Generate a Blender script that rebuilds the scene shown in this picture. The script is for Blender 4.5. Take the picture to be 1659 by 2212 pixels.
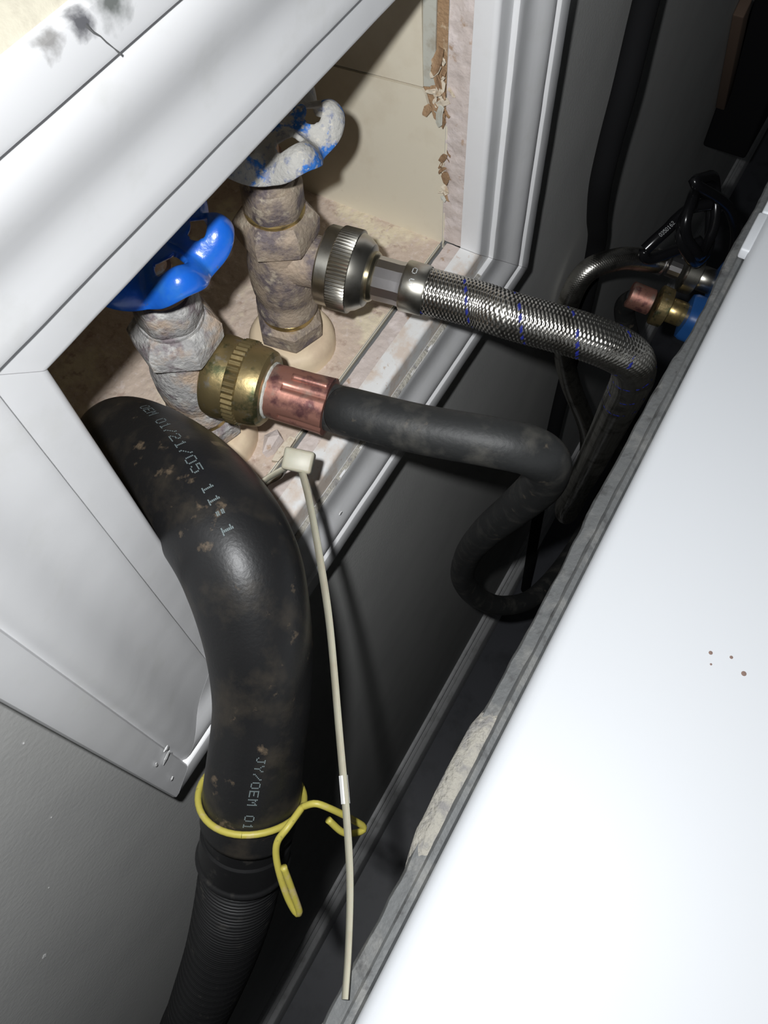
import bpy, math, random
from mathutils import Vector, Matrix, noise
random.seed(7)

# ------------------------------------------------------------------ clear
for o in list(bpy.data.objects):
    bpy.data.objects.remove(o, do_unlink=True)
SC = bpy.context.scene
COL = SC.collection
V = Vector

# ------------------------------------------------------------------ camera, world, flash, exposure
CAM_POS = V((0.0, -0.135, 1.33))
C_RIGHT = V((0.50477110, -0.86231114, -0.04031912))
C_UP = V((0.77344891, 0.43102331, 0.46475336))
C_FWD = V((0.38338352, 0.26577885, -0.88452172))
cam_d = bpy.data.cameras.new('camera')
cam = bpy.data.objects.new('camera', cam_d)
COL.objects.link(cam)
M3 = Matrix((C_RIGHT, C_UP, -C_FWD)).transposed()
cam.matrix_world = Matrix.Translation(CAM_POS) @ M3.to_4x4()
cam_d.sensor_fit = 'VERTICAL'
cam_d.sensor_height = 36.0
cam_d.lens = 1735.88 / 2212 * 36.0
cam_d.clip_start = 0.01
cam_d.clip_end = 30
SC.camera = cam

w = bpy.data.worlds.new('world')
SC.world = w
w.use_nodes = True
w.node_tree.nodes['Background'].inputs[0].default_value = (0.90, 0.95, 1.0, 1)
w.node_tree.nodes['Background'].inputs[1].default_value = 0.014

fl = bpy.data.lights.new('phone_flash', 'POINT')     # the phone's LED, beside the lens
fl.energy = 9.6
fl.color = (0.97, 0.985, 1.0)
fl.shadow_soft_size = 0.004
fl.use_nodes = True
fo = fl.node_tree.nodes.new('ShaderNodeLightFalloff')
fo.inputs['Strength'].default_value = 1.0
fo.inputs['Smooth'].default_value = 0.12
fl.node_tree.links.new(fo.outputs['Quadratic'], fl.node_tree.nodes['Emission'].inputs['Strength'])
flo = bpy.data.objects.new('phone_flash', fl)
COL.objects.link(flo)
flo.matrix_world = Matrix.Translation(CAM_POS - C_RIGHT * 0.020 + C_UP * 0.016) @ M3.to_4x4()

SC.view_settings.view_transform = 'Standard'
SC.view_settings.look = 'None'
SC.view_settings.exposure = 0.0
SC.view_settings.gamma = 1.0
SC.view_settings.use_curve_mapping = False

# ------------------------------------------------------------------ materials
MATS = {}


def nodes_of(name):
    m = bpy.data.materials.new(name)
    m.use_nodes = True
    nt = m.node_tree
    b = nt.nodes['Principled BSDF']
    MATS[name] = m
    return m, nt, b


def N(nt, kind, **kw):
    n = nt.nodes.new(kind)
    for k, v in kw.items():
        if k in n.inputs.keys() if isinstance(k, str) else False:
            n.inputs[k].default_value = v
        else:
            setattr(n, k, v)
    return n


def rgba(c):
    return (c[0], c[1], c[2], 1)


def coords(nt):
    g = nt.nodes.new('ShaderNodeNewGeometry')      # world position
    return g.outputs['Position']


def noise_mask(nt, scale, lo, hi, detail=6, rough=0.6, vec=None, stretch=None):
    n = nt.nodes.new('ShaderNodeTexNoise')
    n.inputs['Scale'].default_value = scale
    n.inputs['Detail'].default_value = detail
    n.inputs['Roughness'].default_value = rough
    src = vec or coords(nt)
    if stretch:
        mp = nt.nodes.new('ShaderNodeMapping')
        mp.inputs['Scale'].default_value = stretch
        nt.links.new(src, mp.inputs['Vector'])
        src = mp.outputs[0]
    nt.links.new(src, n.inputs['Vector'])
    r = nt.nodes.new('ShaderNodeMapRange')
    r.inputs['From Min'].default_value = lo
    r.inputs['From Max'].default_value = hi
    nt.links.new(n.outputs['Fac'], r.inputs['Value'])
    return r.outputs[0]


def mixc(nt, fac, a, b):
    m = nt.nodes.new('ShaderNodeMix')
    m.data_type = 'RGBA'
    if hasattr(fac, 'is_linked') or hasattr(fac, 'links'):
        nt.links.new(fac, m.inputs[0])
    else:
        m.inputs[0].default_value = fac
    for s, i in ((a, 6), (b, 7)):
        if isinstance(s, (tuple, list)):
            m.inputs[i].default_value = rgba(s)
        else:
            nt.links.new(s, m.inputs[i])
    return m.outputs[2]


def bump(nt, b, height, strength=0.4, dist=0.0005):
    n = nt.nodes.new('ShaderNodeBump')
    n.inputs['Strength'].default_value = strength
    n.inputs['Distance'].default_value = dist
    nt.links.new(height, n.inputs['Height'])
    nt.links.new(n.outputs[0], b.inputs['Normal'])


def mat(name, base, rough=0.5, metal=0.0, spots=(), bmp=None, spec=None, coat=0.0):
    """spots: (colour, noise scale, lo, hi[, stretch]); bmp: (scale, strength, distance)"""
    m, nt, b = nodes_of(name)
    b.inputs['Roughness'].default_value = rough
    b.inputs['Metallic'].default_value = metal
    if spec is not None:
        b.inputs['Specular IOR Level'].default_value = spec
    b.inputs['Coat Weight'].default_value = coat
    b.inputs['Coat Roughness'].default_value = 0.15
    c = base
    for s in spots:
        f = noise_mask(nt, s[1], s[2], s[3], stretch=s[4] if len(s) > 4 else None)
        c = mixc(nt, f, c, s[0])
    if isinstance(c, (tuple, list)):
        b.inputs['Base Color'].default_value = rgba(c)
    else:
        nt.links.new(c, b.inputs['Base Color'])
    if bmp:
        n = nt.nodes.new('ShaderNodeTexNoise')
        n.inputs['Scale'].default_value = bmp[0]
        n.inputs['Detail'].default_value = 5
        nt.links.new(coords(nt), n.inputs['Vector'])
        bump(nt, b, n.outputs['Fac'], bmp[1], bmp[2])
    return m


mat('wall_paint', (0.51, 0.51, 0.495), 0.75, spots=[((0.46, 0.46, 0.45), 14, 0.45, 0.7)], bmp=(420, 0.25, 0.0006))
mat('trim_paint', (0.76, 0.76, 0.765), 0.42, spots=[((0.72, 0.72, 0.71), 60, 0.55, 0.75)], bmp=(90, 0.12, 0.0008))
mat('trim_dusty', (0.80, 0.80, 0.79), 0.5, spots=[((0.70, 0.60, 0.52), 70, 0.46, 0.62), ((0.55, 0.42, 0.32), 260, 0.62, 0.72)], bmp=(160, 0.2, 0.0008))
mat('cream_enamel', (0.72, 0.66, 0.53), 0.5, spots=[((0.66, 0.59, 0.46), 40, 0.5, 0.7), ((0.45, 0.36, 0.24), 300, 0.70, 0.78)], bmp=(300, 0.1, 0.0004))
mat('pan_dust', (0.58, 0.47, 0.385), 0.9, spots=[((0.72, 0.63, 0.47), 34, 0.53, 0.62), ((0.42, 0.31, 0.25), 130, 0.56, 0.68), ((0.66, 0.56, 0.50), 420, 0.55, 0.7)], bmp=(380, 0.5, 0.0010))
mat('gypsum_edge', (0.60, 0.52, 0.48), 0.9, spots=[((0.68, 0.60, 0.57), 120, 0.5, 0.62), ((0.42, 0.29, 0.20), 150, 0.60, 0.70)], bmp=(500, 0.5, 0.0008))
mat('dark_wood', (0.13, 0.085, 0.06), 0.85)
mat('raw_wood', (0.36, 0.23, 0.13), 0.85, spots=[((0.22, 0.13, 0.07), 120, 0.5, 0.65, (1, 1, 0.15)), ((0.52, 0.40, 0.27), 200, 0.6, 0.7)], bmp=(500, 0.8, 0.001))
mat('torn_paper', (0.66, 0.58, 0.46), 0.9, spots=[((0.46, 0.35, 0.24), 300, 0.5, 0.65)], bmp=(700, 0.5, 0.0006))
mat('grey_paper', (0.50, 0.50, 0.44), 0.9, spots=[((0.40, 0.37, 0.30), 160, 0.5, 0.65)])
mat('valve_dirty', (0.37, 0.30, 0.23), 0.7, 0.25, spots=[((0.17, 0.14, 0.145), 75, 0.46, 0.58), ((0.52, 0.45, 0.35), 210, 0.56, 0.68), ((0.47, 0.37, 0.28), 45, 0.53, 0.66)], bmp=(650, 0.7, 0.0008))
mat('valve_chalky', (0.40, 0.39, 0.38), 0.8, 0.1, spots=[((0.24, 0.20, 0.21), 80, 0.50, 0.6), ((0.62, 0.61, 0.58), 170, 0.50, 0.64), ((0.52, 0.40, 0.30), 42, 0.50, 0.60)], bmp=(650, 0.8, 0.001))
mat('stem_clay', (0.48, 0.30, 0.19), 0.8, spots=[((0.55, 0.52, 0.48), 180, 0.55, 0.65)], bmp=(500, 0.5, 0.0006))
mat('brass_ring', (0.62, 0.47, 0.20), 0.35, 0.9, spots=[((0.35, 0.26, 0.15), 250, 0.5, 0.65)])
mat('lime_scale', (0.56, 0.56, 0.52), 0.9, spots=[((0.42, 0.40, 0.35), 220, 0.5, 0.65)], bmp=(700, 0.6, 0.0006))
mat('bushing', (0.74, 0.60, 0.42), 0.6, spots=[((0.62, 0.48, 0.34), 60, 0.5, 0.68)])
mat('blue_paint', (0.012, 0.13, 0.62), 0.28, spots=[((0.03, 0.17, 0.55), 90, 0.5, 0.7), ((0.10, 0.13, 0.12), 160, 0.66, 0.71)], bmp=(260, 0.35, 0.0008), coat=0.4)
mat('blue_worn', (0.46, 0.45, 0.42), 0.75, spots=[((0.03, 0.17, 0.55), 95, 0.535, 0.585), ((0.24, 0.26, 0.34), 260, 0.54, 0.64), ((0.58, 0.55, 0.48), 420, 0.58, 0.66)], bmp=(600, 0.7, 0.0008))
mat('nickel', (0.54, 0.52, 0.46), 0.32, 1.0, spots=[((0.36, 0.34, 0.29), 120, 0.5, 0.7)])
mat('chrome', (0.66, 0.64, 0.64), 0.32, 1.0, bmp=(300, 0.1, 0.0003))
mat('nickel_brassy', (0.55, 0.49, 0.34), 0.3, 1.0)
mat('old_brass', (0.40, 0.31, 0.15), 0.40, 0.85, spots=[((0.13, 0.14, 0.07), 90, 0.52, 0.62), ((0.42, 0.38, 0.30), 200, 0.58, 0.68)], bmp=(420, 0.2, 0.0005))
mat('copper', (0.55, 0.27, 0.21), 0.45, 0.75, spots=[((0.22, 0.10, 0.10), 120, 0.50, 0.62), ((0.48, 0.36, 0.30), 80, 0.53, 0.66)], bmp=(420, 0.15, 0.0004))
mat('steel_wire', (0.62, 0.60, 0.55), 0.28, 1.0, spots=[((0.30, 0.28, 0.25), 90, 0.5, 0.7)])
mat('blue_thread', (0.012, 0.02, 0.20), 0.5)
mat('hose_rubber', (0.022, 0.023, 0.023), 0.55, spots=[((0.06, 0.058, 0.052), 70, 0.5, 0.66), ((0.12, 0.10, 0.075), 110, 0.63, 0.72)], bmp=(500, 0.3, 0.0005))
mat('drain_rubber', (0.0125, 0.0125, 0.013), 0.42, spots=[((0.035, 0.03, 0.024), 55, 0.5, 0.66), ((0.14, 0.105, 0.07), 120, 0.625, 0.72)], bmp=(900, 0.25, 0.0003))
mat('drain_plastic', (0.008, 0.008, 0.0085), 0.46, spots=[((0.03, 0.028, 0.025), 150, 0.6, 0.72)])
mat('ink', (0.17, 0.21, 0.215), 0.7)
mat('crack_grey', (0.13, 0.13, 0.13), 0.9)
mat('ink_white', (0.6, 0.62, 0.62), 0.7)
mat('nylon', (0.47, 0.45, 0.35), 0.42, spots=[((0.40, 0.36, 0.27), 60, 0.5, 0.7)])
MATS['nylon'].node_tree.nodes['Principled BSDF'].inputs['Subsurface Weight'].default_value = 0.15
MATS['nylon'].node_tree.nodes['Principled BSDF'].inputs['Subsurface Scale'].default_value = 0.002
mat('white_mark', (0.85, 0.85, 0.83), 0.5)
mat('yellow_wire', (0.46, 0.40, 0.075), 0.45, spots=[((0.50, 0.40, 0.20), 160, 0.55, 0.66), ((0.20, 0.17, 0.06), 260, 0.64, 0.70)])
mat('washer_enamel', (0.67, 0.69, 0.715), 0.5)
mat('galvanised', (0.15, 0.155, 0.155), 0.65, 0.3, spots=[((0.22, 0.22, 0.21), 90, 0.5, 0.66), ((0.08, 0.08, 0.08), 160, 0.55, 0.7)], bmp=(400, 0.5, 0.0008))
mat('lint', (0.40, 0.38, 0.33), 0.95, spots=[((0.27, 0.26, 0.25), 160, 0.48, 0.62), ((0.26, 0.10, 0.06), 180, 0.68, 0.73)], bmp=(600, 0.9, 0.0015))
mat('rust_speck', (0.25, 0.17, 0.14), 0.9)
mat('inlet_blue', (0.02, 0.10, 0.32), 0.4)
mat('floor_vinyl', (0.085, 0.088, 0.10), 0.45, spots=[((0.06, 0.062, 0.07), 20, 0.5, 0.65)])
mat('baseboard_paint', (0.62, 0.62, 0.62), 0.5, spots=[((0.45, 0.45, 0.44), 60, 0.5, 0.7)])
mat('caulk', (0.66, 0.62, 0.50), 0.6, spots=[((0.56, 0.52, 0.42), 160, 0.5, 0.66)], bmp=(300, 0.4, 0.0008))
mat('black_cable', (0.008, 0.008, 0.009), 0.22)
mat('black_matt', (0.008, 0.008, 0.009), 0.9, spec=0.2)
mat('paint_chip', (0.85, 0.85, 0.84), 0.5)

# top board: white paint with a soot smudge and grime of its own shape
m, nt, b = nodes_of('trim_smudged')
b.inputs['Roughness'].default_value = 0.42
pos = coords(nt)


def blob(nt, centre, radius, nscale, amount, squash=(1, 1, 1)):
    s = nt.nodes.new('ShaderNodeVectorMath'); s.operation = 'SUBTRACT'
    nt.links.new(pos, s.inputs[0]); s.inputs[1].default_value = centre
    k = nt.nodes.new('ShaderNodeVectorMath'); k.operation = 'MULTIPLY'
    nt.links.new(s.outputs[0], k.inputs[0]); k.inputs[1].default_value = squash
    l = nt.nodes.new('ShaderNodeVectorMath'); l.operation = 'LENGTH'
    nt.links.new(k.outputs[0], l.inputs[0])
    n = nt.nodes.new('ShaderNodeTexNoise'); n.inputs['Scale'].default_value = nscale; n.inputs['Detail'].default_value = 6
    nt.links.new(pos, n.inputs['Vector'])
    ma = nt.nodes.new('ShaderNodeMath'); ma.operation = 'MULTIPLY_ADD'
    nt.links.new(n.outputs['Fac'], ma.inputs[0]); ma.inputs[1].default_value = radius * 1.6
    nt.links.new(l.outputs['Value'], ma.inputs[2])
    r = nt.nodes.new('ShaderNodeMapRange')
    r.inputs['From Min'].default_value = radius * 1.05; r.inputs['From Max'].default_value = radius * 1.75
    r.inputs['To Min'].default_value = amount; r.inputs['To Max'].default_value = 0
    nt.links.new(ma.outputs[0], r.inputs['Value'])
    return r.outputs[0]


c = mixc(nt, noise_mask(nt, 60, 0.55, 0.75), (0.76, 0.76, 0.765), (0.70, 0.70, 0.69))
c = mixc(nt, blob(nt, (0.1010, -0.0165, 1.2488), 0.0058, 240, 0.95), c, (0.13, 0.14, 0.13))
c = mixc(nt, blob(nt, (0.0925, -0.0165, 1.2485), 0.0036, 380, 0.95), c, (0.10, 0.10, 0.11))
c = mixc(nt, blob(nt, (0.0850, -0.0165, 1.2496), 0.0036, 420, 0.8), c, (0.22, 0.21, 0.20))
nt.links.new(c, b.inputs['Base Color'])

# ------------------------------------------------------------------ mesh helpers
def mesh(name, verts, faces, material, parent=None, smooth=True, uvs=None, mats=None, midx=None, sharp=None):
    me = bpy.data.meshes.new(name)
    me.from_pydata([tuple(v) for v in verts], [], faces)
    for mm in (mats or [material]):
        me.materials.append(MATS[mm])
    if midx:
        me.polygons.foreach_set('material_index', midx)
    if smooth:
        me.polygons.foreach_set('use_smooth', [True] * len(me.polygons))
        if sharp:
            me.set_sharp_from_angle(angle=math.radians(sharp))
    if uvs:
        l = me.uv_layers.new(name='UVMap')
        flat = []
        for f in faces:
            for i in f:
                flat += list(uvs[i])
        l.data.foreach_set('uv', flat)
    me.update()
    o = bpy.data.objects.new(name, me)
    COL.objects.link(o)
    if parent is not None:
        o.parent = parent
        o.matrix_parent_inverse = parent.matrix_world.inverted()
    return o


def tag(o, label=None, cat=None, group=None, kind=None):
    if label: o['label'] = label
    if cat: o['category'] = cat
    if group: o['group'] = group
    if kind: o['kind'] = kind
    return o


def empty(name, loc, label=None, cat=None, group=None, kind=None):
    o = bpy.data.objects.new(name, None)
    o.empty_display_size = 0.02
    COL.objects.link(o)
    o.location = loc
    o.matrix_world = Matrix.Translation(V(loc))
    return tag(o, label, cat, group, kind)


def box_data(lo, hi):
    x0, y0, z0 = lo
    x1, y1, z1 = hi
    v = [(x0, y0, z0), (x1, y0, z0), (x1, y1, z0), (x0, y1, z0), (x0, y0, z1), (x1, y0, z1), (x1, y1, z1), (x0, y1, z1)]
    f = [(0, 3, 2, 1), (4, 5, 6, 7), (0, 1, 5, 4), (1, 2, 6, 5), (2, 3, 7, 6), (3, 0, 4, 7)]
    return v, f


def bevel(o, width, seg=3, angle=40):
    md = o.modifiers.new('bevel', 'BEVEL')
    md.width = width
    md.segments = seg
    md.limit_method = 'ANGLE'
    md.angle_limit = math.radians(angle)
    return o


def box(name, lo, hi, material, parent=None, bev=0.0):
    v, f = box_data(lo, hi)
    o = mesh(name, v, f, material, parent, smooth=bev > 0)
    if bev:
        bevel(o, bev)
    return o


def spline(pts, step=0.002):
    """centripetal-ish Catmull-Rom through pts, resampled evenly"""
    P = [V(p) for p in pts]
    P = [P[0] * 2 - P[1]] + P + [P[-1] * 2 - P[-2]]
    out = []
    for i in range(1, len(P) - 2):
        a, b_, c_, d = P[i - 1:i + 3]
        n = max(4, int((c_ - b_).length / step * 1.5))
        m1 = (c_ - a) * 0.5
        m2 = (d - b_) * 0.5
        L = (c_ - b_).length
        if m1.length > 1e-9: m1 = m1.normalized() * min(m1.length, L * 1.1)
        if m2.length > 1e-9: m2 = m2.normalized() * min(m2.length, L * 1.1)
        for k in range(n):
            t = k / n
            t2, t3 = t * t, t * t * t
            out.append(b_ * (2 * t3 - 3 * t2 + 1) + m1 * (t3 - 2 * t2 + t) + c_ * (-2 * t3 + 3 * t2) + m2 * (t3 - t2))
    out.append(P[-2])
    # resample
    cum = [0]
    for i in range(1, len(out)):
        cum.append(cum[-1] + (out[i] - out[i - 1]).length)
    tot = cum[-1]
    n = max(2, int(round(tot / step)))
    res = []
    j = 0
    for k in range(n + 1):
        s = tot * k / n
        while j < len(cum) - 2 and cum[j + 1] < s:
            j += 1
        d = cum[j + 1] - cum[j]
        res.append(out[j].lerp(out[j + 1], (s - cum[j]) / d if d > 1e-12 else 0))
    return res, tot


def frames(path, ref=V((0, 0, 1))):
    T = []
    for i in range(len(path)):
        a = path[max(0, i - 1)]
        b_ = path[min(len(path) - 1, i + 1)]
        T.append((b_ - a).normalized())
    n = ref - T[0] * ref.dot(T[0])
    n.normalize()
    Fr = []
    for i, t in enumerate(T):
        n = n - t * n.dot(t)
        n.normalize()
        Fr.append((t, n.copy(), t.cross(n)))
    return Fr


def tube(name, path, rad, material, parent=None, seg=24, caps=True, ref=V((0, 0, 1)), squash=None, sharp=None):
    """path: evenly spaced points; rad: number or f(i, theta)->r; squash: (a,b) section scale"""
    Fr = frames(path, ref)
    vs, uv = [], []
    tot = 0
    for i, p in enumerate(path):
        if i: tot += (p - path[i - 1]).length
        t, n, bb = Fr[i]
        for k in range(seg):
            th = 2 * math.pi * k / seg
            r = rad(i, th) if callable(rad) else rad
            c_, s_ = math.cos(th) * r, math.sin(th) * r
            if squash:
                c_ *= squash[0]; s_ *= squash[1]
            vs.append(p + n * c_ + bb * s_)
            uv.append((k / seg, tot / 0.0578))
    fs = []
    for i in range(len(path) - 1):
        for k in range(seg):
            k2 = (k + 1) % seg
            fs.append((i * seg + k, i * seg + k2, (i + 1) * seg + k2, (i + 1) * seg + k))
    if caps:
        fs.append(tuple(range(seg - 1, -1, -1)))
        fs.append(tuple((len(path) - 1) * seg + k for k in range(seg)))
    o = mesh(name, vs, fs, material, parent, True, uv, sharp=sharp)
    return o


def lathe(name, origin, axis, prof, material, parent=None, seg=40, rfun=None, ref=V((1, 0, 0)), sharp=35):
    """prof: list of (s along axis, r). rfun(theta, s, r)->r"""
    a = V(axis).normalized()
    n = (V(ref) - a * V(ref).dot(a)).normalized()
    bb = a.cross(n)
    o0 = V(origin)
    vs, fs = [], []
    for s, r in prof:
        for k in range(seg):
            th = 2 * math.pi * k / seg
            rr = rfun(th, s, r) if rfun else r
            vs.append(o0 + a * s + n * (math.cos(th) * rr) + bb * (math.sin(th) * rr))
    m_ = len(prof)
    for i in range(m_ - 1):
        for k in range(seg):
            k2 = (k + 1) % seg
            fs.append((i * seg + k, i * seg + k2, (i + 1) * seg + k2, (i + 1) * seg + k))
    fs.append(tuple(range(seg - 1, -1, -1)))
    fs.append(tuple((m_ - 1) * seg + k for k in range(seg)))
    return mesh(name, vs, fs, material, parent, True, sharp=sharp)


def hexr(th, s, r):
    """hexagon section with slightly eased corners"""
    a = (th % (math.pi / 3)) - math.pi / 6
    return min(r * math.cos(math.pi / 6) / math.cos(a), r * 0.985)


def hexprof(s0, s1, r, ch=0.0016):
    rc = r * 0.86
    return [(s0, rc), (s0 + ch, r), (s1 - ch, r), (s1, rc)]


def shard(name, pts, thick, material, parent=None, jit=0.0):
    """a thin torn flake: polygon (world points) with thickness along its normal"""
    P = [V(p) for p in pts]
    n = (P[1] - P[0]).cross(P[2] - P[0]).normalized()
    c_ = sum(P, V()) / len(P)
    k = len(P)
    vs = [p + n * (thick / 2 + random.uniform(-jit, jit)) for p in P] + [p - n * (thick / 2) for p in P]
    vs += [c_ + n * (thick * 0.9 + jit), c_ - n * (thick * 0.5)]
    fs = []
    for i in range(k):
        j = (i + 1) % k
        fs += [(i, j, 2 * k), (k + j, k + i, 2 * k + 1), (i, k + i, k + j, j)]
    return mesh(name, vs, fs, material, parent, smooth=False)


# ------------------------------------------------------------------ key dimensions (metres)
XL, XR = 0.0556, 0.2844          # opening, left and right
ZB, ZT = 1.0250, 1.1896          # opening, bottom and top
BOXF = 0.0108                    # drywall thickness; the metal box starts here
WX0, WX1 = -1.4, 2.6

# ------------------------------------------------------------------ structure
# wall slab with the rectangular hole
def wall_hole():
    xs = [WX0, XL, XR, WX1]
    zs = [0.0, ZB, ZT, 2.4]
    vs, fs = [], []
    for y in (0.0, BOXF):
        for z in zs:
            for x in xs:
                vs.append((x, y, z))
    for q, flip in ((0, False), (16, True)):
        for j in range(3):
            for i in range(3):
                if i == 1 and j == 1: continue
                f = (q + j * 4 + i, q + j * 4 + i + 1, q + (j + 1) * 4 + i + 1, q + (j + 1) * 4 + i)
                fs.append(f[::-1] if flip else f)
    def v(q, j, i): return q + j * 4 + i
    fs += [(v(0, 0, 0), v(16, 0, 0), v(16, 0, 1), v(0, 0, 1))]
    return vs, fs


wv_, wf_ = wall_hole()
wall = mesh('wall_back', wv_, wf_, 'wall_paint', smooth=False)
tag(wall, 'grey painted wall behind the washer', kind='structure')

# cut gypsum edges of the hole (rough)
def rough_strip(name, corner, du, dv, nu, nv, amp, nrm, material, parent, seed=0.0):
    vs, fs = [], []
    corner, du, dv, nrm = V(corner), V(du), V(dv), V(nrm)
    for j in range(nv + 1):
        for i in range(nu + 1):
            p = corner + du * (i / nu) + dv * (j / nv)
            e = 1 if 0 < j < nv + 1 else 0.2
            h = noise.noise(p * 160 + V((seed, 0, 0))) * 0.6 + noise.noise(p * 420 + V((0, seed, 0))) * 0.4
            vs.append(p + nrm * (amp * h * e))
    for j in range(nv):
        for i in range(nu):
            a = j * (nu + 1) + i
            fs.append((a, a + 1, a + nu + 2, a + nu + 1))
    return mesh(name, vs, fs, material, parent, True)


rough_strip('gypsum_edge', (XR + 0.0006, 0, ZB), (0, 0, ZT - ZB), (0, BOXF, 0), 130, 9, 0.0011, (-1, 0, 0), 'gypsum_edge', wall, 1.0)
rough_strip('gypsum_edge', (XL, 0, ZB - 0.0003), (XR - XL, 0, 0), (0, BOXF - 0.0030, 0), 170, 8, 0.0009, (0, 0, 1), 'gypsum_edge', wall, 2.0)
rough_strip('gypsum_edge', (XL - 0.0004, 0, ZB), (0, BOXF, 0), (0, 0, ZT - ZB), 6, 60, 0.0008, (1, 0, 0), 'gypsum_edge', wall, 3.0)
rough_strip('gypsum_edge', (XL, 0, ZT + 0.0004), (0, BOXF, 0), (XR - XL, 0, 0), 6, 60, 0.0008, (0, 0, -1), 'gypsum_edge', wall, 4.0)

floor_o = box('floor', (WX0, -1.2, -0.05), (WX1, 0.0, 0.0), 'floor_vinyl')
tag(floor_o, 'dark floor in the gap behind the washer', kind='structure')

# baseboard with two raised beads along its top
bp = [(0.0, 0.0), (0.0, 0.0965), (0.0035, 0.0965), (0.0055, 0.0950), (0.0060, 0.0925), (0.0060, 0.0890), (0.0085, 0.0875),
      (0.0105, 0.0850), (0.0105, 0.0810), (0.0125, 0.0790), (0.0165, 0.0755), (0.0180, 0.0715), (0.0180, 0.0010), (0.0, 0.0)]
vs, fs = [], []
for x in (WX0, WX1):
    for t, z in bp[:-1]:
        vs.append((x, -t, z))
n_ = len(bp) - 1
for i in range(n_):
    j = (i + 1) % n_
    fs.append((i, n_ + i, n_ + j, j))
bb_ = mesh('baseboard_back', vs, fs, 'baseboard_paint', smooth=True, sharp=30)
tag(bb_, 'pale moulded baseboard along the foot of the grey wall', kind='structure')

# ---------------------------------------------------------------- the mitred frame round the opening
frame = empty('trim_1', ((XL + XR) / 2, 0, ZB - 0.064), 'white mitred picture-frame casing round the recess in the wall', kind='structure')


def arc(c0, c1, a0, a1, r, n=5):
    return [(c0 + r * math.cos(a0 + (a1 - a0) * k / n), c1 + r * math.sin(a0 + (a1 - a0) * k / n)) for k in range(n + 1)]


LINER = [(0.0, 0.0), (0.0, 0.0080)] + [(0.0025 - 0.0025 * math.cos(a), 0.0080 + 0.0025 * math.sin(a)) for a in [math.pi / 2 * k / 5 for k in range(1, 6)]] + [(0.0131, 0.0105), (0.0131, 0.0)]
CAS = [(0.0135, 0.0), (0.0135, 0.0122), (0.0139, 0.0129), (0.0150, 0.0132), (0.0185, 0.0131), (0.0220, 0.0129), (0.0255, 0.0128), (0.0290, 0.0131),
       (0.0320, 0.0138), (0.0350, 0.0148), (0.0380, 0.0157), (0.0410, 0.0163), (0.0435, 0.0164), (0.0460, 0.0160), (0.0480, 0.0150), (0.0492, 0.0138),
       (0.0496, 0.0136), (0.0498, 0.0140), (0.0499, 0.0160), (0.0504, 0.0167), (0.0515, 0.0170), (0.0615, 0.0166), (0.0632, 0.0160), (0.0640, 0.0146), (0.0640, 0.0)]


CAS_TOP = [(u if u < 0.06 else u - 0.0035, t) for u, t in CAS]


def frame_side(name, prof, side, material, parent):
    def corner(u, t, which):
        x = XL - u if which in ('tl', 'bl') else XR + u
        z = ZT + u if which in ('tl', 'tr') else ZB - u
        return (x, -t, z)
    ends = {'top': ('tl', 'tr'), 'right': ('tr', 'br'), 'bottom': ('br', 'bl'), 'left': ('bl', 'tl')}[side]
    NN = 60
    vs, fs = [], []
    k = len(prof)
    for q in range(NN + 1):
        for (u, t) in prof:
            a, b_ = V(corner(u, t, ends[0])), V(corner(u, t, ends[1]))
            # a hair of gap at the mitre
            d = (b_ - a).normalized() * 0.00012
            p = (a + d).lerp(b_ - d, q / NN)
            # brush-painted unevenness
            if t > 0.001 and 0 < q < NN:
                p.y -= 0.00013 * noise.noise(p * 90)
            vs.append(p)
    for q in range(NN):
        for i in range(k):
            j = (i + 1) % k
            fs.append((q * k + i, q * k + j, (q + 1) * k + j, (q + 1) * k + i))
    fs.append(tuple(range(k)))
    fs.append(tuple(NN * k + i for i in range(k - 1, -1, -1)))
    return mesh(name, vs, fs, material, parent, True, sharp=38)


for side, mt, ml in (('top', 'trim_smudged', 'trim_paint'), ('right', 'trim_paint', 'trim_paint'), ('bottom', 'trim_paint', 'trim_dusty'), ('left', 'trim_paint', 'trim_paint')):
    cb_ = frame_side('casing_board', CAS_TOP if side == 'top' else CAS, side, mt, frame)
    if side == 'top': top_board = cb_
    if side == 'left': left_board = cb_
    frame_side('liner_strip', LINER, side, ml, frame)
# yellowed caulk bead between the top board and the wall
vs, fs = [], []
NN = 120
for q in range(NN + 1):
    x = XL - 0.055 + (XR - XL + 0.11) * q / NN
    w_ = 0.0006 * noise.noise(V((x * 90, 1, 0)))
    for k in range(7):
        a = math.pi / 2 * k / 6
        vs.append((x, -0.0125 * math.cos(a) + 0.0002, ZT + 0.0604 + (0.0052 + w_) * math.sin(a)))
for q in range(NN):
    for k in range(6):
        a = q * 7 + k
        fs.append((a, a + 7, a + 8, a + 1))
mesh('caulk_bead', vs, fs, 'caulk', frame, True)
# dust line lying on the step between liner and casing, bottom board
vs, fs = [], []
NN = 90
for q in range(NN + 1):
    x = 0.150 + (XR - 0.152) * q / NN if False else XL + (XR - XL) * q / NN
    h = 0.0006 * max(0, noise.noise(V((x * 120, 3, 1))) + 0.35) + 0.00005
    vs += [(x, -0.0106, ZB - 0.0134 + 0.0000), (x, -0.0114, ZB - 0.0133 + h), (x, -0.0126, ZB - 0.0138 + h * 0.8), (x, -0.0131, ZB - 0.0142)]
for q in range(NN):
    for i in range(3):
        fs.append((q * 4 + i, q * 4 + i + 1, q * 4 + i + 5, q * 4 + i + 4))
tag(mesh('dust_line', vs, fs, 'lint', frame, True), kind='stuff')
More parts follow.
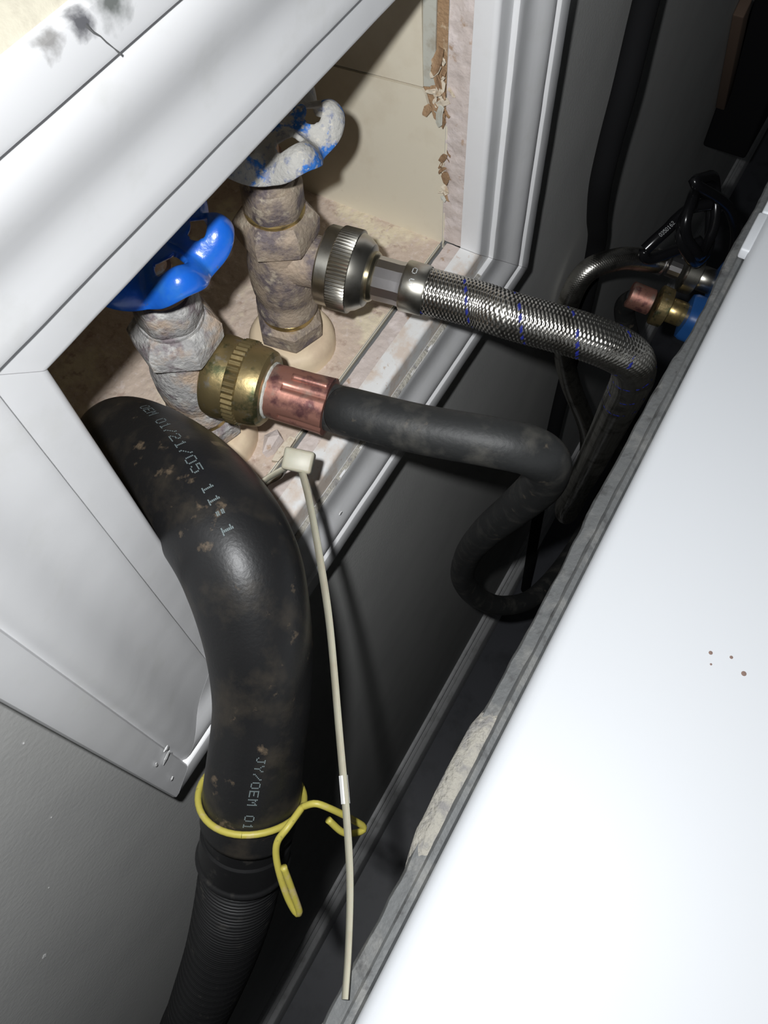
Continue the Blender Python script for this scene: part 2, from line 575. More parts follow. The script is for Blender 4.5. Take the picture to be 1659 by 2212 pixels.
# lifted flakes of paint on the left board and scuffs
for (x, z, L, ang, wd) in ((0.0005, 1.0035, 0.0085, 0.9, 0.0020), (-0.0015, 1.0090, 0.0040, 1.3, 0.0012), (0.0045, 1.012, 0.003, 0.4, 0.0008), (-0.003, 0.985, 0.003, 1.0, 0.0007)):
    c0 = V((x, -0.0176, z))
    d = V((math.cos(ang), -0.12, math.sin(ang)))
    s_ = V((-math.sin(ang), 0, math.cos(ang))) * wd * 0.5
    pts = [c0 - s_ * 0.3, c0 + d * L * 0.4 - s_, c0 + d * L - s_ * 0.4, c0 + d * L + s_ * 0.5, c0 + d * L * 0.5 + s_ * 1.2, c0 + s_ * 0.3]
    shard('paint_flake', pts, 0.0003, 'paint_chip', left_board, 0.0002)

# ------------------------------------------------------------------ recessed outlet box
obox = empty('outlet_box', ((XL + XR) / 2, 0.08, ZB - 0.006), 'cream metal outlet box set into the wall behind the white frame, dusty inside', 'outlet box')
ZF = ZB - 0.0022
# floor pan: cream sheet under a crust of pink dust
def pan():
    nx, ny = 230, 130
    x0, x1, y0, y1 = XL - 0.004, XR + 0.0035, BOXF + 0.0004, 0.15
    vs, fs = [], []
    for j in range(ny + 1):
        for i in range(nx + 1):
            p = V((x0 + (x1 - x0) * i / nx, y0 + (y1 - y0) * j / ny, ZF))
            h = 0.0004 * noise.noise(p * 110) + 0.0004 * noise.noise(p * 300) + 0.00025 * noise.noise(p * 800)
            if j == 0: h = -0.0004
            vs.append((p.x, p.y, p.z + h))
    for j in range(ny):
        for i in range(nx):
            a = j * (nx + 1) + i
            fs.append((a, a + 1, a + nx + 2, a + nx + 1))
    return vs, fs


v_, f_ = pan()
mesh('floor_pan', v_, f_, 'pan_dust', obox)
# folded front lip of the pan; the dark slit lies between it and the cut drywall
box('front_lip', (XL + 0.001, BOXF - 0.0003, ZF - 0.0009), (XR - 0.002, BOXF + 0.0012, ZF + 0.0014), 'cream_enamel', obox, 0.0004)
box('back_panel', (XL - 0.006, 0.150, ZF - 0.004), (XR + 0.006, 0.152, ZT + 0.006), 'cream_enamel', obox)
box('side_panel', (XL - 0.006, BOXF, ZF - 0.004), (XL - 0.004, 0.15, ZT + 0.006), 'cream_enamel', obox)
box('roof_panel', (XL - 0.006, BOXF, ZT + 0.004), (XR + 0.006, 0.15, ZT + 0.006), 'cream_enamel', obox)


# far side: two cream sheets with a seam, the upper one torn back from the opening
def side_sheet(name, outline, x, thick, material):
    vs = [(x, y, z) for y, z in outline] + [(x + thick, y, z) for y, z in outline]
    k = len(outline)
    fs = [tuple(range(k)), tuple(range(2 * k - 1, k - 1, -1))]
    for i in range(k):
        j = (i + 1) % k
        fs.append((i, k + i, k + j, j))
    return mesh(name, vs, fs, material, obox, smooth=False)


edge = []
zz = ZF - 0.003
while zz < 1.0905:
    edge.append((BOXF - 0.0008 + 0.0006 * noise.noise(V((zz * 300, 0, 0))) + 0.0004 * noise.noise(V((zz * 900, 5, 0))), zz))
    zz += 0.002
low = edge + [(0.0105, 1.0925), (0.0118, 1.0918), (0.0130, 1.0932), (0.0150, 1.0922), (0.0165, 1.0940), (0.0185, 1.0950), (0.0200, 1.0985), (0.0215, 1.1030), (0.0232, 1.1052), (0.1500, 1.0965), (0.1500, ZF - 0.003)]
side_sheet('side_panel', low[::-1], XR + 0.0005, 0.0015, 'cream_enamel')
up = [(0.0228, 1.1062), (0.0236, 1.14), (0.0240, ZT + 0.005), (0.15, ZT + 0.005), (0.15, 1.0973)]
side_sheet('side_panel', up, XR + 0.0009, 0.0015, 'cream_enamel')
# raw stud and torn paper showing in the gap
st = box('wood_stud', (XR + 0.0028, BOXF - 0.0005, 1.06), (XR + 0.012, 0.045, ZT + 0.006), 'raw_wood', obox)
side_sheet('paper_strip', [(0.0165, 1.108), (0.0172, 1.125), (0.0168, ZT + 0.004), (0.0232, ZT + 0.004), (0.0230, 1.120), (0.0226, 1.1065)][::-1], XR + 0.0012, 0.0008, 'grey_paper')

random.seed(21)
bits = [  # (y, z, length, width, direction angle, material)
    (0.0165, 1.1150, 0.013, 0.0030, -2.2, 'raw_wood'), (0.0150, 1.1120, 0.010, 0.0026, -1.9, 'torn_paper'),
    (0.0120, 1.1130, 0.009, 0.0046, -1.2, 'torn_paper'), (0.0095, 1.1045, 0.008, 0.0040, -0.6, 'torn_paper'),
    (0.0125, 1.1020, 0.012, 0.0030, -1.5, 'grey_paper'), (0.0155, 1.1020, 0.010, 0.0042, -1.7, 'raw_wood'),
    (0.0180, 1.1000, 0.008, 0.0034, -1.0, 'raw_wood'), (0.0195, 1.0985, 0.006, 0.0014, -2.9, 'grey_paper'),
    (0.0110, 1.0965, 0.007, 0.0026, -1.4, 'raw_wood'), (0.0098, 1.0780, 0.006, 0.0036, -1.1, 'raw_wood'),
    (0.0100, 1.0685, 0.007, 0.0038, -1.8, 'raw_wood'), (0.0112, 1.0600, 0.006, 0.0026, -2.3, 'torn_paper'),
    (0.0140, 1.1270, 0.014, 0.0040, -1.4, 'raw_wood'), (0.0135, 1.1190, 0.008, 0.0030, -0.9, 'torn_paper'),
    (0.0145, 1.1080, 0.007, 0.0020, -0.2, 'torn_paper'), (0.0128, 1.0990, 0.006, 0.0018, -1.2, 'torn_paper')]
tornroot = obox
for _ in range(26):
    zr = random.choice([random.uniform(1.096, 1.125), random.uniform(1.052, 1.082)])
    bits.append((random.uniform(0.0098, 0.0175) if zr > 1.09 else random.uniform(0.0094, 0.0116), zr, random.uniform(0.002, 0.006), random.uniform(0.0006, 0.0016), random.uniform(-2.6, -0.4), random.choice(['raw_wood', 'torn_paper', 'grey_paper', 'raw_wood'])))
for y, z, L, W_, an, mm in bits:
    L *= 0.85; W_ *= 0.8
    c0 = V((XR - 0.0002 + random.uniform(-0.0006, 0.0004), y, z))
    d = V((random.uniform(-0.35, 0.0), math.cos(an), math.sin(an))).normalized()
    s_ = V((random.uniform(-0.3, 0.3), -math.sin(an), math.cos(an))).normalized() * W_ * 0.5
    pts = [c0 - s_ * 0.7, c0 + d * L * 0.35 - s_ * 1.1, c0 + d * L * 0.8 - s_ * 0.8, c0 + d * L - s_ * 0.1, c0 + d * L * 0.85 + s_ * 0.9, c0 + d * L * 0.4 + s_ * 1.2, c0 + s_ * 0.8]
    pts = [p + V((random.uniform(-0.0006, 0.0003), random.uniform(-0.0005, 0.0005), random.uniform(-0.0005, 0.0005))) for p in pts]
    shard('torn_shred', pts, 0.0005, mm, tornroot, 0.0003)

# ------------------------------------------------------------------ hose-bibb valves
AX = V((-0.004, -0.07, 1)).normalized()


def make_valve(base, outlet_h, out_dir, metal, handle_mat, label, seed, chalk):
    base = V(base)
    root = empty('hose_valve', base, label, 'valve', 'twin supply valves in the recess')
    o = V(out_dir)
    o = (o - AX * o.dot(AX)).normalized()
    side = AX.cross(o)
    lathe('base_bushing', base - AX * 0.003, AX, [(0, 0.0215), (0.010, 0.0205), (0.013, 0.0190), (0.0145, 0.0168), (0.0146, 0.012)], 'bushing', root, 48, ref=o)
    lathe('base_hex', base, AX, hexprof(0.0115, 0.0250, 0.0162, 0.0026), chalk, root, 48, hexr, ref=o)
    # barrel with collar, waist and shoulder
    lathe('thread_ring', base, AX, [(0.0245, 0.0112), (0.0253, 0.0124), (0.0278, 0.0124), (0.0286, 0.0115)], 'brass_ring', root, 40)
    rw = lambda th, s, r: r + 0.00025 * noise.noise(V((math.cos(th) * 3, math.sin(th) * 3, s * 260 + seed)))
    lathe('barrel', base, AX, [(0.0278, 0.0122), (0.0295, 0.0136), (0.0350, 0.0138), (0.0375, 0.0128), (0.0395, 0.0128), (0.0425, 0.0138), (0.048, 0.0145),
                               (0.058, 0.0146), (0.063, 0.0139), (0.0665, 0.0130), (0.0710, 0.0128)], metal, root, 56, rw)
    lathe('bonnet_hex', base, AX, [(0.0690, 0.0128), (0.0715, 0.0150), (0.0735, 0.0174), (0.0808, 0.0177), (0.0838, 0.0158), (0.0862, 0.0138), (0.0864, 0.0120)], chalk, root, 48, hexr, ref=V((0.99, 0.10, 0)))
    lathe('bonnet_ring', base, AX, [(0.0858, 0.0120), (0.0864, 0.0122), (0.0876, 0.0120), (0.0880, 0.0112)], 'brass_ring' if seed < 5 else chalk, root, 40)
    lathe('packing_nut', base, AX, [(0.0872, 0.0112), (0.0882, 0.0118), (0.0985, 0.0116), (0.1005, 0.0105), (0.1010, 0.007)], metal if seed < 5 else chalk, root, 48,
          lambda th, s, r: min(r * 1.03, hexr(th, s, r * 1.12)), ref=V((0.7, -0.7, 0)))
    lathe('gland_cap', base, AX, [(0.1002, 0.0095), (0.1030, 0.0088), (0.1040, 0.006)], metal if seed < 5 else 'stem_clay', root, 32)
    lathe('stem', base, AX, [(0.1030, 0.0060), (0.112, 0.0058), (0.1125, 0.0045), (0.128, 0.0044)], 'stem_clay', root, 24)
    # outlet boss and spout thread
    c = base + AX * outlet_h
    lathe('spout', c, o, [(0.006, 0.0118), (0.012, 0.0112), (0.0150, 0.0108), (0.019, 0.0106)], metal, root, 40)
    # wheel handle: six scalloped lobes, skirted rim, an oblong slot through each lobe
    R0, nl = 0.0262, 6
    hc = base + AX * 0.1265
    e1 = (C_RIGHT - AX * C_RIGHT.dot(AX)).normalized()
    e2 = e1.cross(AX)
    ph0 = math.radians(54)
    nth, rs = 144, [0.14, 0.22, 0.32, 0.42, 0.50, 0.545, 0.58, 0.64, 0.70, 0.735, 0.77, 0.83, 0.89, 0.94, 0.98, 1.0, 1.005]
    vs, fs, keep = [], [], []
    for j, rr in enumerate(rs):
        for k in range(nth):
            th = 2 * math.pi * k / nth
            ca = math.cos(nl * (th - ph0))
            R = R0 * (1 + 0.105 * ca - 0.02 * math.cos(2 * nl * (th - ph0)))
            z = 0.0022 * (1 - rr) + 0.0034 * ca * min(1, rr * 1.2) ** 2
            if rr > 0.86:
                z -= 0.0052 * ((rr - 0.86) / 0.145) ** 1.6
            r = R * min(rr, 0.975)
            p = hc + e1 * (math.cos(th) * r) + e2 * (math.sin(th) * r) + AX * (z + 0.0004 * noise.noise(V((th * 4, rr * 6, seed))))
            vs.append(p)
    for j in range(len(rs) - 1):
        for k in range(nth):
            th = 2 * math.pi * (k + 0.5) / nth
            d = ((th - ph0 + math.pi / nl) % (2 * math.pi / nl)) - math.pi / nl
            rm = (rs[j] + rs[j + 1]) / 2
            half = math.radians(17)
            if 0.54 < rm < 0.75:
                cut = abs(d) < half * (1.0 if 0.58 < rm < 0.70 else 0.86)
                if cut: continue
            k2 = (k + 1) % nth
            fs.append((j * nth + k, j * nth + k2, (j + 1) * nth + k2, (j + 1) * nth + k))
    h = mesh('wheel_handle', vs, fs, handle_mat, root, True)
    md = h.modifiers.new('solid', 'SOLIDIFY'); md.thickness = 0.0019; md.offset = 0
    sb = h.modifiers.new('sub', 'SUBSURF'); sb.levels = 1; sb.render_levels = 1
    lathe('handle_screw', hc, AX, [(-0.002, 0.0062), (0.002, 0.0060), (0.0032, 0.0048), (0.0038, 0.003)], 'nickel', h, 24)
    return root, c, o


v1, c1, o1 = make_valve((0.1912, 0.0428, ZF), 0.0622, (0.22, -1, -0.03), 'valve_dirty', 'blue_worn',
                        'dusty brass valve with chalky worn blue wheel, feeding the steel braided hose', 1.0, 'valve_dirty')
v2, c2, o2 = make_valve((0.1275, 0.0452, ZF), 0.0560, (0.22, -1, -0.03), 'valve_chalky', 'blue_paint',
                        'chalk-crusted valve with glossy bright blue wheel, feeding the black rubber hose', 9.0, 'valve_chalky')


# ------------------------------------------------------------------ hose couplings
def knurl(s0, s1, teeth, depth):
    def f(th, s, r):
        if s0 < s < s1:
            return r + depth * (0.5 + 0.5 * math.cos(th * teeth))
        return r
    return f


# --- steel braided hose
bh = empty('braided_hose', c1 + o1 * 0.018, 'stainless braided water hose with blue tracer threads, looping from the worn valve to the washer', 'hose')
K1 = lathe('coupling_nut', c1, o1, [(0.0195, 0.0115), (0.0195, 0.0158), (0.0202, 0.0163), (0.0250, 0.0163), (0.0252, 0.0166), (0.0256, 0.0166), (0.0330, 0.0166), (0.0334, 0.0165), (0.0336, 0.0160),
                              (0.0362, 0.0150), (0.0392, 0.0128), (0.0398, 0.0108)], 'nickel', bh, 288, knurl(0.0252, 0.0335, 72, 0.00055))
lathe('collar_bead', c1, o1, [(0.0385, 0.0085), (0.0395, 0.0102), (0.0408, 0.0104), (0.0418, 0.0098), (0.0424, 0.0088)], 'nickel_brassy', bh, 48)
lathe('polished_sleeve', c1, o1, [(0.0415, 0.0088), (0.0430, 0.0092), (0.0520, 0.0090), (0.0545, 0.0094)], 'chrome', bh, 14, sharp=20)
cf_ = lathe('crimp_ferrule', c1, o1, [(0.0535, 0.0086), (0.0542, 0.0101), (0.0550, 0.0104), (0.0632, 0.0102), (0.0640, 0.0099), (0.0640, 0.0090)], 'nickel', bh, 48)
HR1 = 0.0092
p_start = c1 + o1 * 0.0625
near_pts = [p_start, c1 + o1 * 0.085, (0.2099, -0.0586, 1.0795), (0.2176, -0.0850, 1.0750), (0.2235, -0.0990, 1.0688), (0.2310, -0.1075, 1.0570), (0.2410, -0.1095, 1.0340), (0.2545, -0.1070, 0.9990)]
far_pts = [(0.2545, -0.1070, 0.9990), (0.2785, -0.1020, 0.9287), (0.3038, -0.0954, 0.8405), (0.3438, -0.0852, 0.7252), (0.3973, -0.0803, 0.6142), (0.4591, -0.0771, 0.5515), (0.5023, -0.0682, 0.5503),
           (0.5100, -0.0558, 0.5989), (0.4893, -0.0275, 0.6925), (0.4791, -0.0130, 0.7612), (0.4801, -0.0122, 0.8071), (0.4908, -0.0186, 0.8315), (0.5116, -0.0375, 0.8349), (0.5301, -0.0565, 0.8259), (0.5421, -0.0643, 0.8174)]
PITCH, NST = 0.022, 14


def braid(path_pts, parent, step=0.00030, seg=168, ref=V((0, 0, 1)), tracer=True):
    path, tot = spline(path_pts, step)
    Fr = frames(path, ref)
    vs, fs, mi = [], [], []
    L = 0.0
    info = []
    for i, p in enumerate(path):
        if i: L += (p - path[i - 1]).length
        t, n, bb = Fr[i]
        row = []
        for k in range(seg):
            u = k / seg
            a = NST * (u - L / PITCH) % (2 * NST)
            b_ = NST * (u + L / PITCH) % (2 * NST)
            fa, fb = a % 1.0, b_ % 1.0
            ia, ib = int(a), int(b_)
            wa = 0.5 + 0.5 * math.sin(math.pi * (b_ + (ia % 2)))      # over / under wave along each strand
            wb = 1 - (0.5 + 0.5 * math.sin(math.pi * (a + (ib % 2))))
            ha = math.sin(math.pi * fa) ** 0.5 * (0.35 + 0.65 * wa)
            hb = math.sin(math.pi * fb) ** 0.5 * (0.35 + 0.65 * wb)
            h = max(ha, hb)
            fine = 0.06 * math.cos(2 * math.pi * 4 * (fa if ha >= hb else fb))
            r = HR1 - 0.00035 + 0.00065 * (h + fine)
            th = 2 * math.pi * u
            vs.append(p + n * (math.cos(th) * r) + bb * (math.sin(th) * r))
            row.append(tracer and ha >= hb and ia % NST == 3 and noise.noise(V((b_ * 0.35, 2, L * 200))) > -0.15)
        info.append(row)
    for i in range(len(path) - 1):
        for k in range(seg):
            k2 = (k + 1) % seg
            fs.append((i * seg + k, i * seg + k2, (i + 1) * seg + k2, (i + 1) * seg + k))
            mi.append(1 if info[i][k] else 0)
    return mesh('braided_sleeve', vs, fs, None, parent, True, mats=['steel_wire', 'blue_thread'], midx=mi)


braid(near_pts, bh)
braid(far_pts, bh, 0.00052, 70, V((1, 0, 0)), False)
# washer end of the braided hose
e_a, e_d = V((0.5421, -0.0643, 0.8174)), V((0.20, -1, -0.21)).normalized()
lathe('end_ferrule', e_a, e_d, [(-0.006, 0.0094), (-0.005, 0.0104), (0.004, 0.0104), (0.005, 0.009)], 'chrome', bh, 32)
lathe('end_sleeve', e_a, e_d, [(0.0075, 0.0070), (0.0080, 0.0088), (0.0180, 0.0086), (0.0190, 0.0070)], 'chrome', bh, 14, sharp=20)
lathe('end_nut', e_a, e_d, [(0.0215, 0.0110), (0.0220, 0.0158), (0.0228, 0.0165), (0.0330, 0.0165), (0.0338, 0.0150)], 'nickel', bh, 72, knurl(0.0225, 0.033, 36, 0.0005))

# --- black rubber hose
rh = empty('rubber_hose', c2 + o2 * 0.014, 'black rubber water hose with brass nut and copper crimp, drooping behind the washer', 'hose')
lathe('coupling_nut', c2, o2, [(0.0105, 0.0112), (0.0106, 0.0140), (0.0116, 0.0158), (0.0138, 0.0166), (0.0170, 0.0166), (0.0210, 0.0160), (0.0214, 0.0163), (0.0260, 0.0164), (0.0264, 0.0160), (0.0310, 0.0158),
                               (0.0338, 0.0150), (0.0350, 0.0135), (0.0352, 0.0100)], 'old_brass', rh, 264, knurl(0.0212, 0.0262, 44, 0.0007))
lathe('solder_ring', c2, o2, [(0.0340, 0.0100), (0.0345, 0.0114), (0.0356, 0.0112), (0.0362, 0.0104)], 'lime_scale', rh, 40, lambda th, s, r: r + 0.0004 * noise.noise(V((math.cos(th) * 4, math.sin(th) * 4, s * 300))))


def crimp(th, s, r):
    g = 0.0
    for c0 in (0.6, 1.9, 3.1, 4.2, 5.3):
        d = (th - c0 + math.pi) % (2 * math.pi) - math.pi
        if s > 0.042:
            g += math.exp(-(d / 0.09) ** 2)
    return r - 0.0010 * g + 0.0002 * noise.noise(V((math.cos(th) * 5, math.sin(th) * 5, s * 200)))


cc_ = lathe('copper_crimp', c2, o2, [(0.0352, 0.0096), (0.0353, 0.0106), (0.038, 0.0108), (0.0418, 0.0109), (0.0422, 0.0109), (0.050, 0.0110), (0.0585, 0.0114), (0.0595, 0.0115), (0.0596, 0.0104)], 'copper', rh, 96, crimp)
# the solid crimp ridge on the viewer's side
rp = [c2 + o2 * s + AX * 0.0108 + AX.cross(o2) * 0.0018 for s in (0.0445, 0.049, 0.054, 0.0588)]
rp, _ = spline(rp, 0.001)
tube('crimp_ridge', rp, 0.0014, 'copper', cc_, 10)
HR2 = 0.0093
pts2 = [c2 + o2 * 0.056, c2 + o2 * 0.066, (0.1395, -0.0245, 1.0780), (0.1445, -0.0530, 1.0800), (0.152, -0.0810, 1.0813), (0.1573, -0.0935, 1.0778), (0.1641, -0.0990, 1.0635), (0.1733, -0.0970, 1.0321), (0.187, -0.0838, 0.9742), (0.2011, -0.0667, 0.9063),
        (0.2246, -0.0479, 0.8091), (0.2397, -0.0405, 0.7274), (0.2554, -0.0495, 0.6637), (0.2805, -0.0695, 0.6121), (0.3257, -0.0880, 0.5650), (0.4244, -0.0980, 0.5150), (0.5300, -0.0980, 0.5600),
        (0.5560, -0.0700, 0.6700), (0.5330, -0.0500, 0.7600), (0.5135, -0.0607, 0.8005)]
pth, _ = spline(pts2, 0.003)
tube('hose_body', pth, HR2, 'hose_rubber', rh, 32)
f_a, f_d = V((0.5135, -0.0607, 0.8005)), V((0.16, -1, -0.18)).normalized()
lathe('end_crimp', f_a, f_d, [(-0.008, 0.0098), (-0.007, 0.0112), (0.012, 0.0110), (0.013, 0.0095)], 'copper', rh, 48, crimp)
lathe('end_nut', f_a, f_d, [(0.0155, 0.0100), (0.0160, 0.0160), (0.0168, 0.0166), (0.0260, 0.0166), (0.0266, 0.0150)], 'old_brass', rh, 72, knurl(0.0165, 0.026, 30, 0.0006))

# ------------------------------------------------------------------ drain hose
dr_pts = [(0.0920, 0.0660, 1.0270), (0.0920, 0.0630, 1.0450), (0.0905, 0.0480, 1.0680), (0.0860, 0.0244, 1.0828), (0.0780, -0.0022, 1.0925), (0.0662, -0.0285, 1.0935), (0.0520, -0.0440, 1.0812), (0.0357, -0.0537, 1.0624),
          (0.0181, -0.0591, 1.0441), (0.0043, -0.0629, 1.0279), (0.0005, -0.0636, 1.0230)]
dpath, dlen = spline(dr_pts, 0.0015)
dh = empty('drain_hose', V((0.092, 0.066, ZF)), 'thick black drain hose hooked out of the recess, with a ribbed lower length', 'drain hose')
nD = len(dpath)


def dr_rad(i, th=0):
    f = i / (nD - 1)
    r = 0.0180 + 0.0022 * math.exp(-((f - 0.50) / 0.16) ** 2)
    if f > 0.60:
        r -= 0.0016 * min(1, (f - 0.60) / 0.2)
    if f > 0.86:
        r += 0.0010 * min(1, (f - 0.86) / 0.08)
    return r


el_ = tube('rubber_elbow', dpath, dr_rad, 'drain_rubber', dh, 64)
# cuff of the corrugated hose, a little narrower, with a rolled rim, then the ribs
cp = [dpath[-1] - (dpath[-1] - dpath[-6]).normalized() * 0.004, dpath[-1], (-0.0125, -0.0652, 1.0030), (-0.0295, -0.0658, 0.9740), (-0.0525, -0.0620, 0.9245), (-0.0866, -0.0540, 0.8533), (-0.1181, -0.0433, 0.775), (-0.150, -0.042, 0.66), (-0.160, -0.05, 0.52)]
cpath, clen = spline(cp, 0.0004)
k_c = int(0.026 / 0.0004)
cuff = cpath[:k_c + 1]
def cuff_rad(i, th=0):
    s = i * 0.0004
    r = 0.0168 if s > 0.010 else 0.0160
    if s > 0.0225: r += 0.0010 * math.sin(math.pi * min(1, (s - 0.0225) / 0.0035))
    return r
tube('hose_cuff', cuff, cuff_rad, 'drain_plastic', dh, 48)
rib = cpath[k_c - 2:]
tube('ribbed_length', rib, lambda i, th: 0.0154 + 0.0006 * math.cos(2 * math.pi * i * 0.0004 / 0.0021), 'drain_plastic', dh, 40)

# printed date code in dot-matrix characters
FONT = {'0': '01110 10001 10001 10001 10001 10001 01110', '1': '00100 01100 00100 00100 00100 00100 01110', '2': '01110 10001 00001 00110 01000 10000 11111',
        '5': '11111 10000 11110 00001 00001 10001 01110', '/': '00001 00001 00010 00100 01000 10000 10000', ':': '00000 01100 01100 00000 01100 01100 00000',
        'O': '01110 10001 10001 10001 10001 10001 01110', 'E': '11111 10000 10000 11110 10000 10000 11111', 'M': '10001 11011 10101 10101 10001 10001 10001',
        'J': '00111 00010 00010 00010 00010 10010 01100', 'Y': '10001 10001 01010 00100 00100 00100 00100', '3': '01110 10001 00001 00110 00001 10001 01110',
        '6': '00110 01000 10000 11110 10001 10001 01110', ' ': '00000 ' * 6 + '00000'}
DFr = frames(dpath)


def surf(s, ang, off, path=None, Fr=None, rad=None, step=None):
    path = path or dpath
    Fr = Fr or DFr
    step = step or (dlen / (nD - 1))
    f = s / step
    i = max(0, min(len(path) - 2, int(f)))
    u = f - i
    p = path[i].lerp(path[i + 1], u)
    t, n, bb = Fr[i]
    n = n.lerp(Fr[i + 1][1], u).normalized()
    bb = bb.lerp(Fr[i + 1][2], u).normalized()
    r = (rad or (dr_rad(i) * (1 - u) + dr_rad(i + 1) * u)) + off
    return p + n * (math.cos(ang) * r) + bb * (math.sin(ang) * r)


def print_text(text, s0, ang0, pitch_s, char_h, sign, parent, name='date_print', material='ink', dang=0.0, **kw):
    vs, fs = [], []
    dx = pitch_s / 6.4
    dy = char_h / 7.0
    rr = kw.get('rad') or 0.0175
    for ci, ch in enumerate(text):
        rows = FONT[ch].split()
        for ry, row in enumerate(rows):
            for cx, bit in enumerate(row):
                if bit != '1': continue
                s = s0 + ci * pitch_s + cx * dx
                a0 = ang0 + dang * (ci + cx / 6.4) + sign * (3 - ry) * dy / rr
                k = len(vs)
                hs, ha = dx * 0.46, dy * 0.36 / rr
                for q, w_ in ((-1, -1), (1, -1), (1, 1), (-1, 1)):
                    vs.append(surf(s + q * hs, a0 + w_ * ha, 0.00008, **kw))
                fs.append((k, k + 1, k + 2, k + 3))
    return mesh(name, vs, fs, material, parent, False)


print_text('OEM 01/21/05 11:1', 0.0715, -0.66, 0.0037, 0.0034, -1.0, el_, dang=0.023)
print_text('JY/OEM 01', 0.1978, -0.20, 0.0031, 0.0034, -1.0, el_, dang=0.014)

# ------------------------------------------------------------------ cable tie
ct = empty('cable_tie', (0.1115, -0.0210, 1.0745), 'off-white nylon cable tie hooked round the drain hose, its long tail hanging down', 'cable tie')


def strap(name, pts, width, thick, parent, wdir, step=0.003, mat_='nylon', twist=None):
    path, tot = spline(pts, step)
    Fr = frames(path)
    vs, fs = [], []
    for i, p in enumerate(path):
        t = Fr[i][0]
        w0 = V(wdir).lerp(V(twist), i / (len(path) - 1)) if twist else V(wdir)
        wd = w0 - t * w0.dot(t)
        wd.normalize()
        nn = t.cross(wd)
        tp = 1.0
        w2, t2 = width / 2 * tp, thick / 2
        for a, b_ in ((-1, -0.5), (-0.75, -1), (0.75, -1), (1, -0.5), (1, 0.5), (0.75, 1), (-0.75, 1), (-1, 0.5)):
            vs.append(p + wd * (a * w2) + nn * (b_ * t2))
    for i in range(len(path) - 1):
        for k in range(8):
            k2 = (k + 1) % 8
            fs.append((i * 8 + k, i * 8 + k2, (i + 1) * 8 + k2, (i + 1) * 8 + k))
    fs.append(tuple(range(7, -1, -1)))
    fs.append(tuple((len(path) - 1) * 8 + k for k in range(8)))
    return mesh(name, vs, fs, mat_, parent, True, sharp=40)


tail = [(0.1135, -0.0200, 1.0755), (0.1111, -0.0225, 1.0762), (0.1006, -0.0331, 1.0775), (0.0834, -0.0486, 1.0789), (0.0645, -0.0644, 1.0762), (0.0346, -0.0865, 1.0713), (0.018, -0.0987, 1.0683), (0.002, -0.1096, 1.0649), (-0.0135, -0.1185, 1.0640), (-0.0251, -0.1245, 1.0650)]
strap('tail', tail, 0.0036, 0.0014, ct, (0.75, 0.1, 0.6), twist=(0.60, -0.10, 0.95))
strap('loop', [(0.1130, -0.0190, 1.0755), (0.1150, -0.0120, 1.0640), (0.1165, -0.0060, 1.0500), (0.1150, 0.0040, 1.0370), (0.1050, 0.0120, 1.0330)], 0.0046, 0.0013, ct, (1, -0.1, 0.3))
strap('loop', [(0.1105, -0.0175, 1.0745), (0.1010, -0.0115, 1.0720), (0.0900, -0.0080, 1.0690), (0.0800, -0.0020, 1.0690)], 0.0040, 0.0013, ct, (0.2, -0.3, 1))
hd = box('lock_head', (-0.0056, -0.0042, -0.0040), (0.0056, 0.0042, 0.0040), 'nylon', None, 0.0011)
hd.parent = ct
hd.matrix_world = Matrix.Translation(V((0.1128, -0.0205, 1.0768))) @ Matrix((C_RIGHT, C_UP, -C_FWD)).transposed().to_4x4() @ Matrix.Rotation(math.radians(-12), 4, 'Z')
mk = strap('white_mark', [(0.0262, -0.0927, 1.0698), (0.0225, -0.0954, 1.0691), (0.0195, -0.0976, 1.0686)], 0.0024, 0.0022, ct, (0.68, 0.0, 0.8), 0.001, 'white_mark')

# ------------------------------------------------------------------ yellow tie wire round the drain hose
yw = empty('tie_wire', (0.0043, -0.0810, 1.0279), 'yellow insulated wire tied round the drain hose with two doubled-back tails', 'wire tie')
fi = int(nD * 0.945)
tC, (tT, tN, tB) = dpath[fi], DFr[fi]
ring = []
for k in range(49):
    a = 2 * math.pi * k / 48
    ring.append(tC + tN * (math.cos(a) * 0.0187) + tB * (math.sin(a) * 0.0187) + tT * 0.001 * math.sin(a * 2))
tube('wire_loop', ring, 0.0012, 'yellow_wire', yw, 12, caps=False)
WT = [[(0.0130, -0.0825, 1.0474), (0.0159, -0.0861, 1.0498), (0.0171, -0.0904, 1.0478), (0.0181, -0.0956, 1.0422), (0.0189, -0.1018, 1.0339), (0.0175, -0.1022, 1.0328), (0.0136, -0.0978, 1.0373), (0.0141, -0.0915, 1.0434)],
      [(0.0130, -0.0825, 1.0474), (0.0052, -0.0823, 1.0500), (0.0, -0.0814, 1.0480), (-0.0038, -0.0826, 1.0446), (-0.0084, -0.0863, 1.0393), (-0.0131, -0.0913, 1.0322), (-0.0157, -0.0956, 1.0275), (-0.0148, -0.0966, 1.0290), (-0.0092, -0.0908, 1.0388), (-0.0056, -0.0868, 1.0450)]]
for pts in WT:
    p_, _ = spline(pts, 0.0012)
    tube('wire_tail', p_, 0.0012, 'yellow_wire', yw, 10)

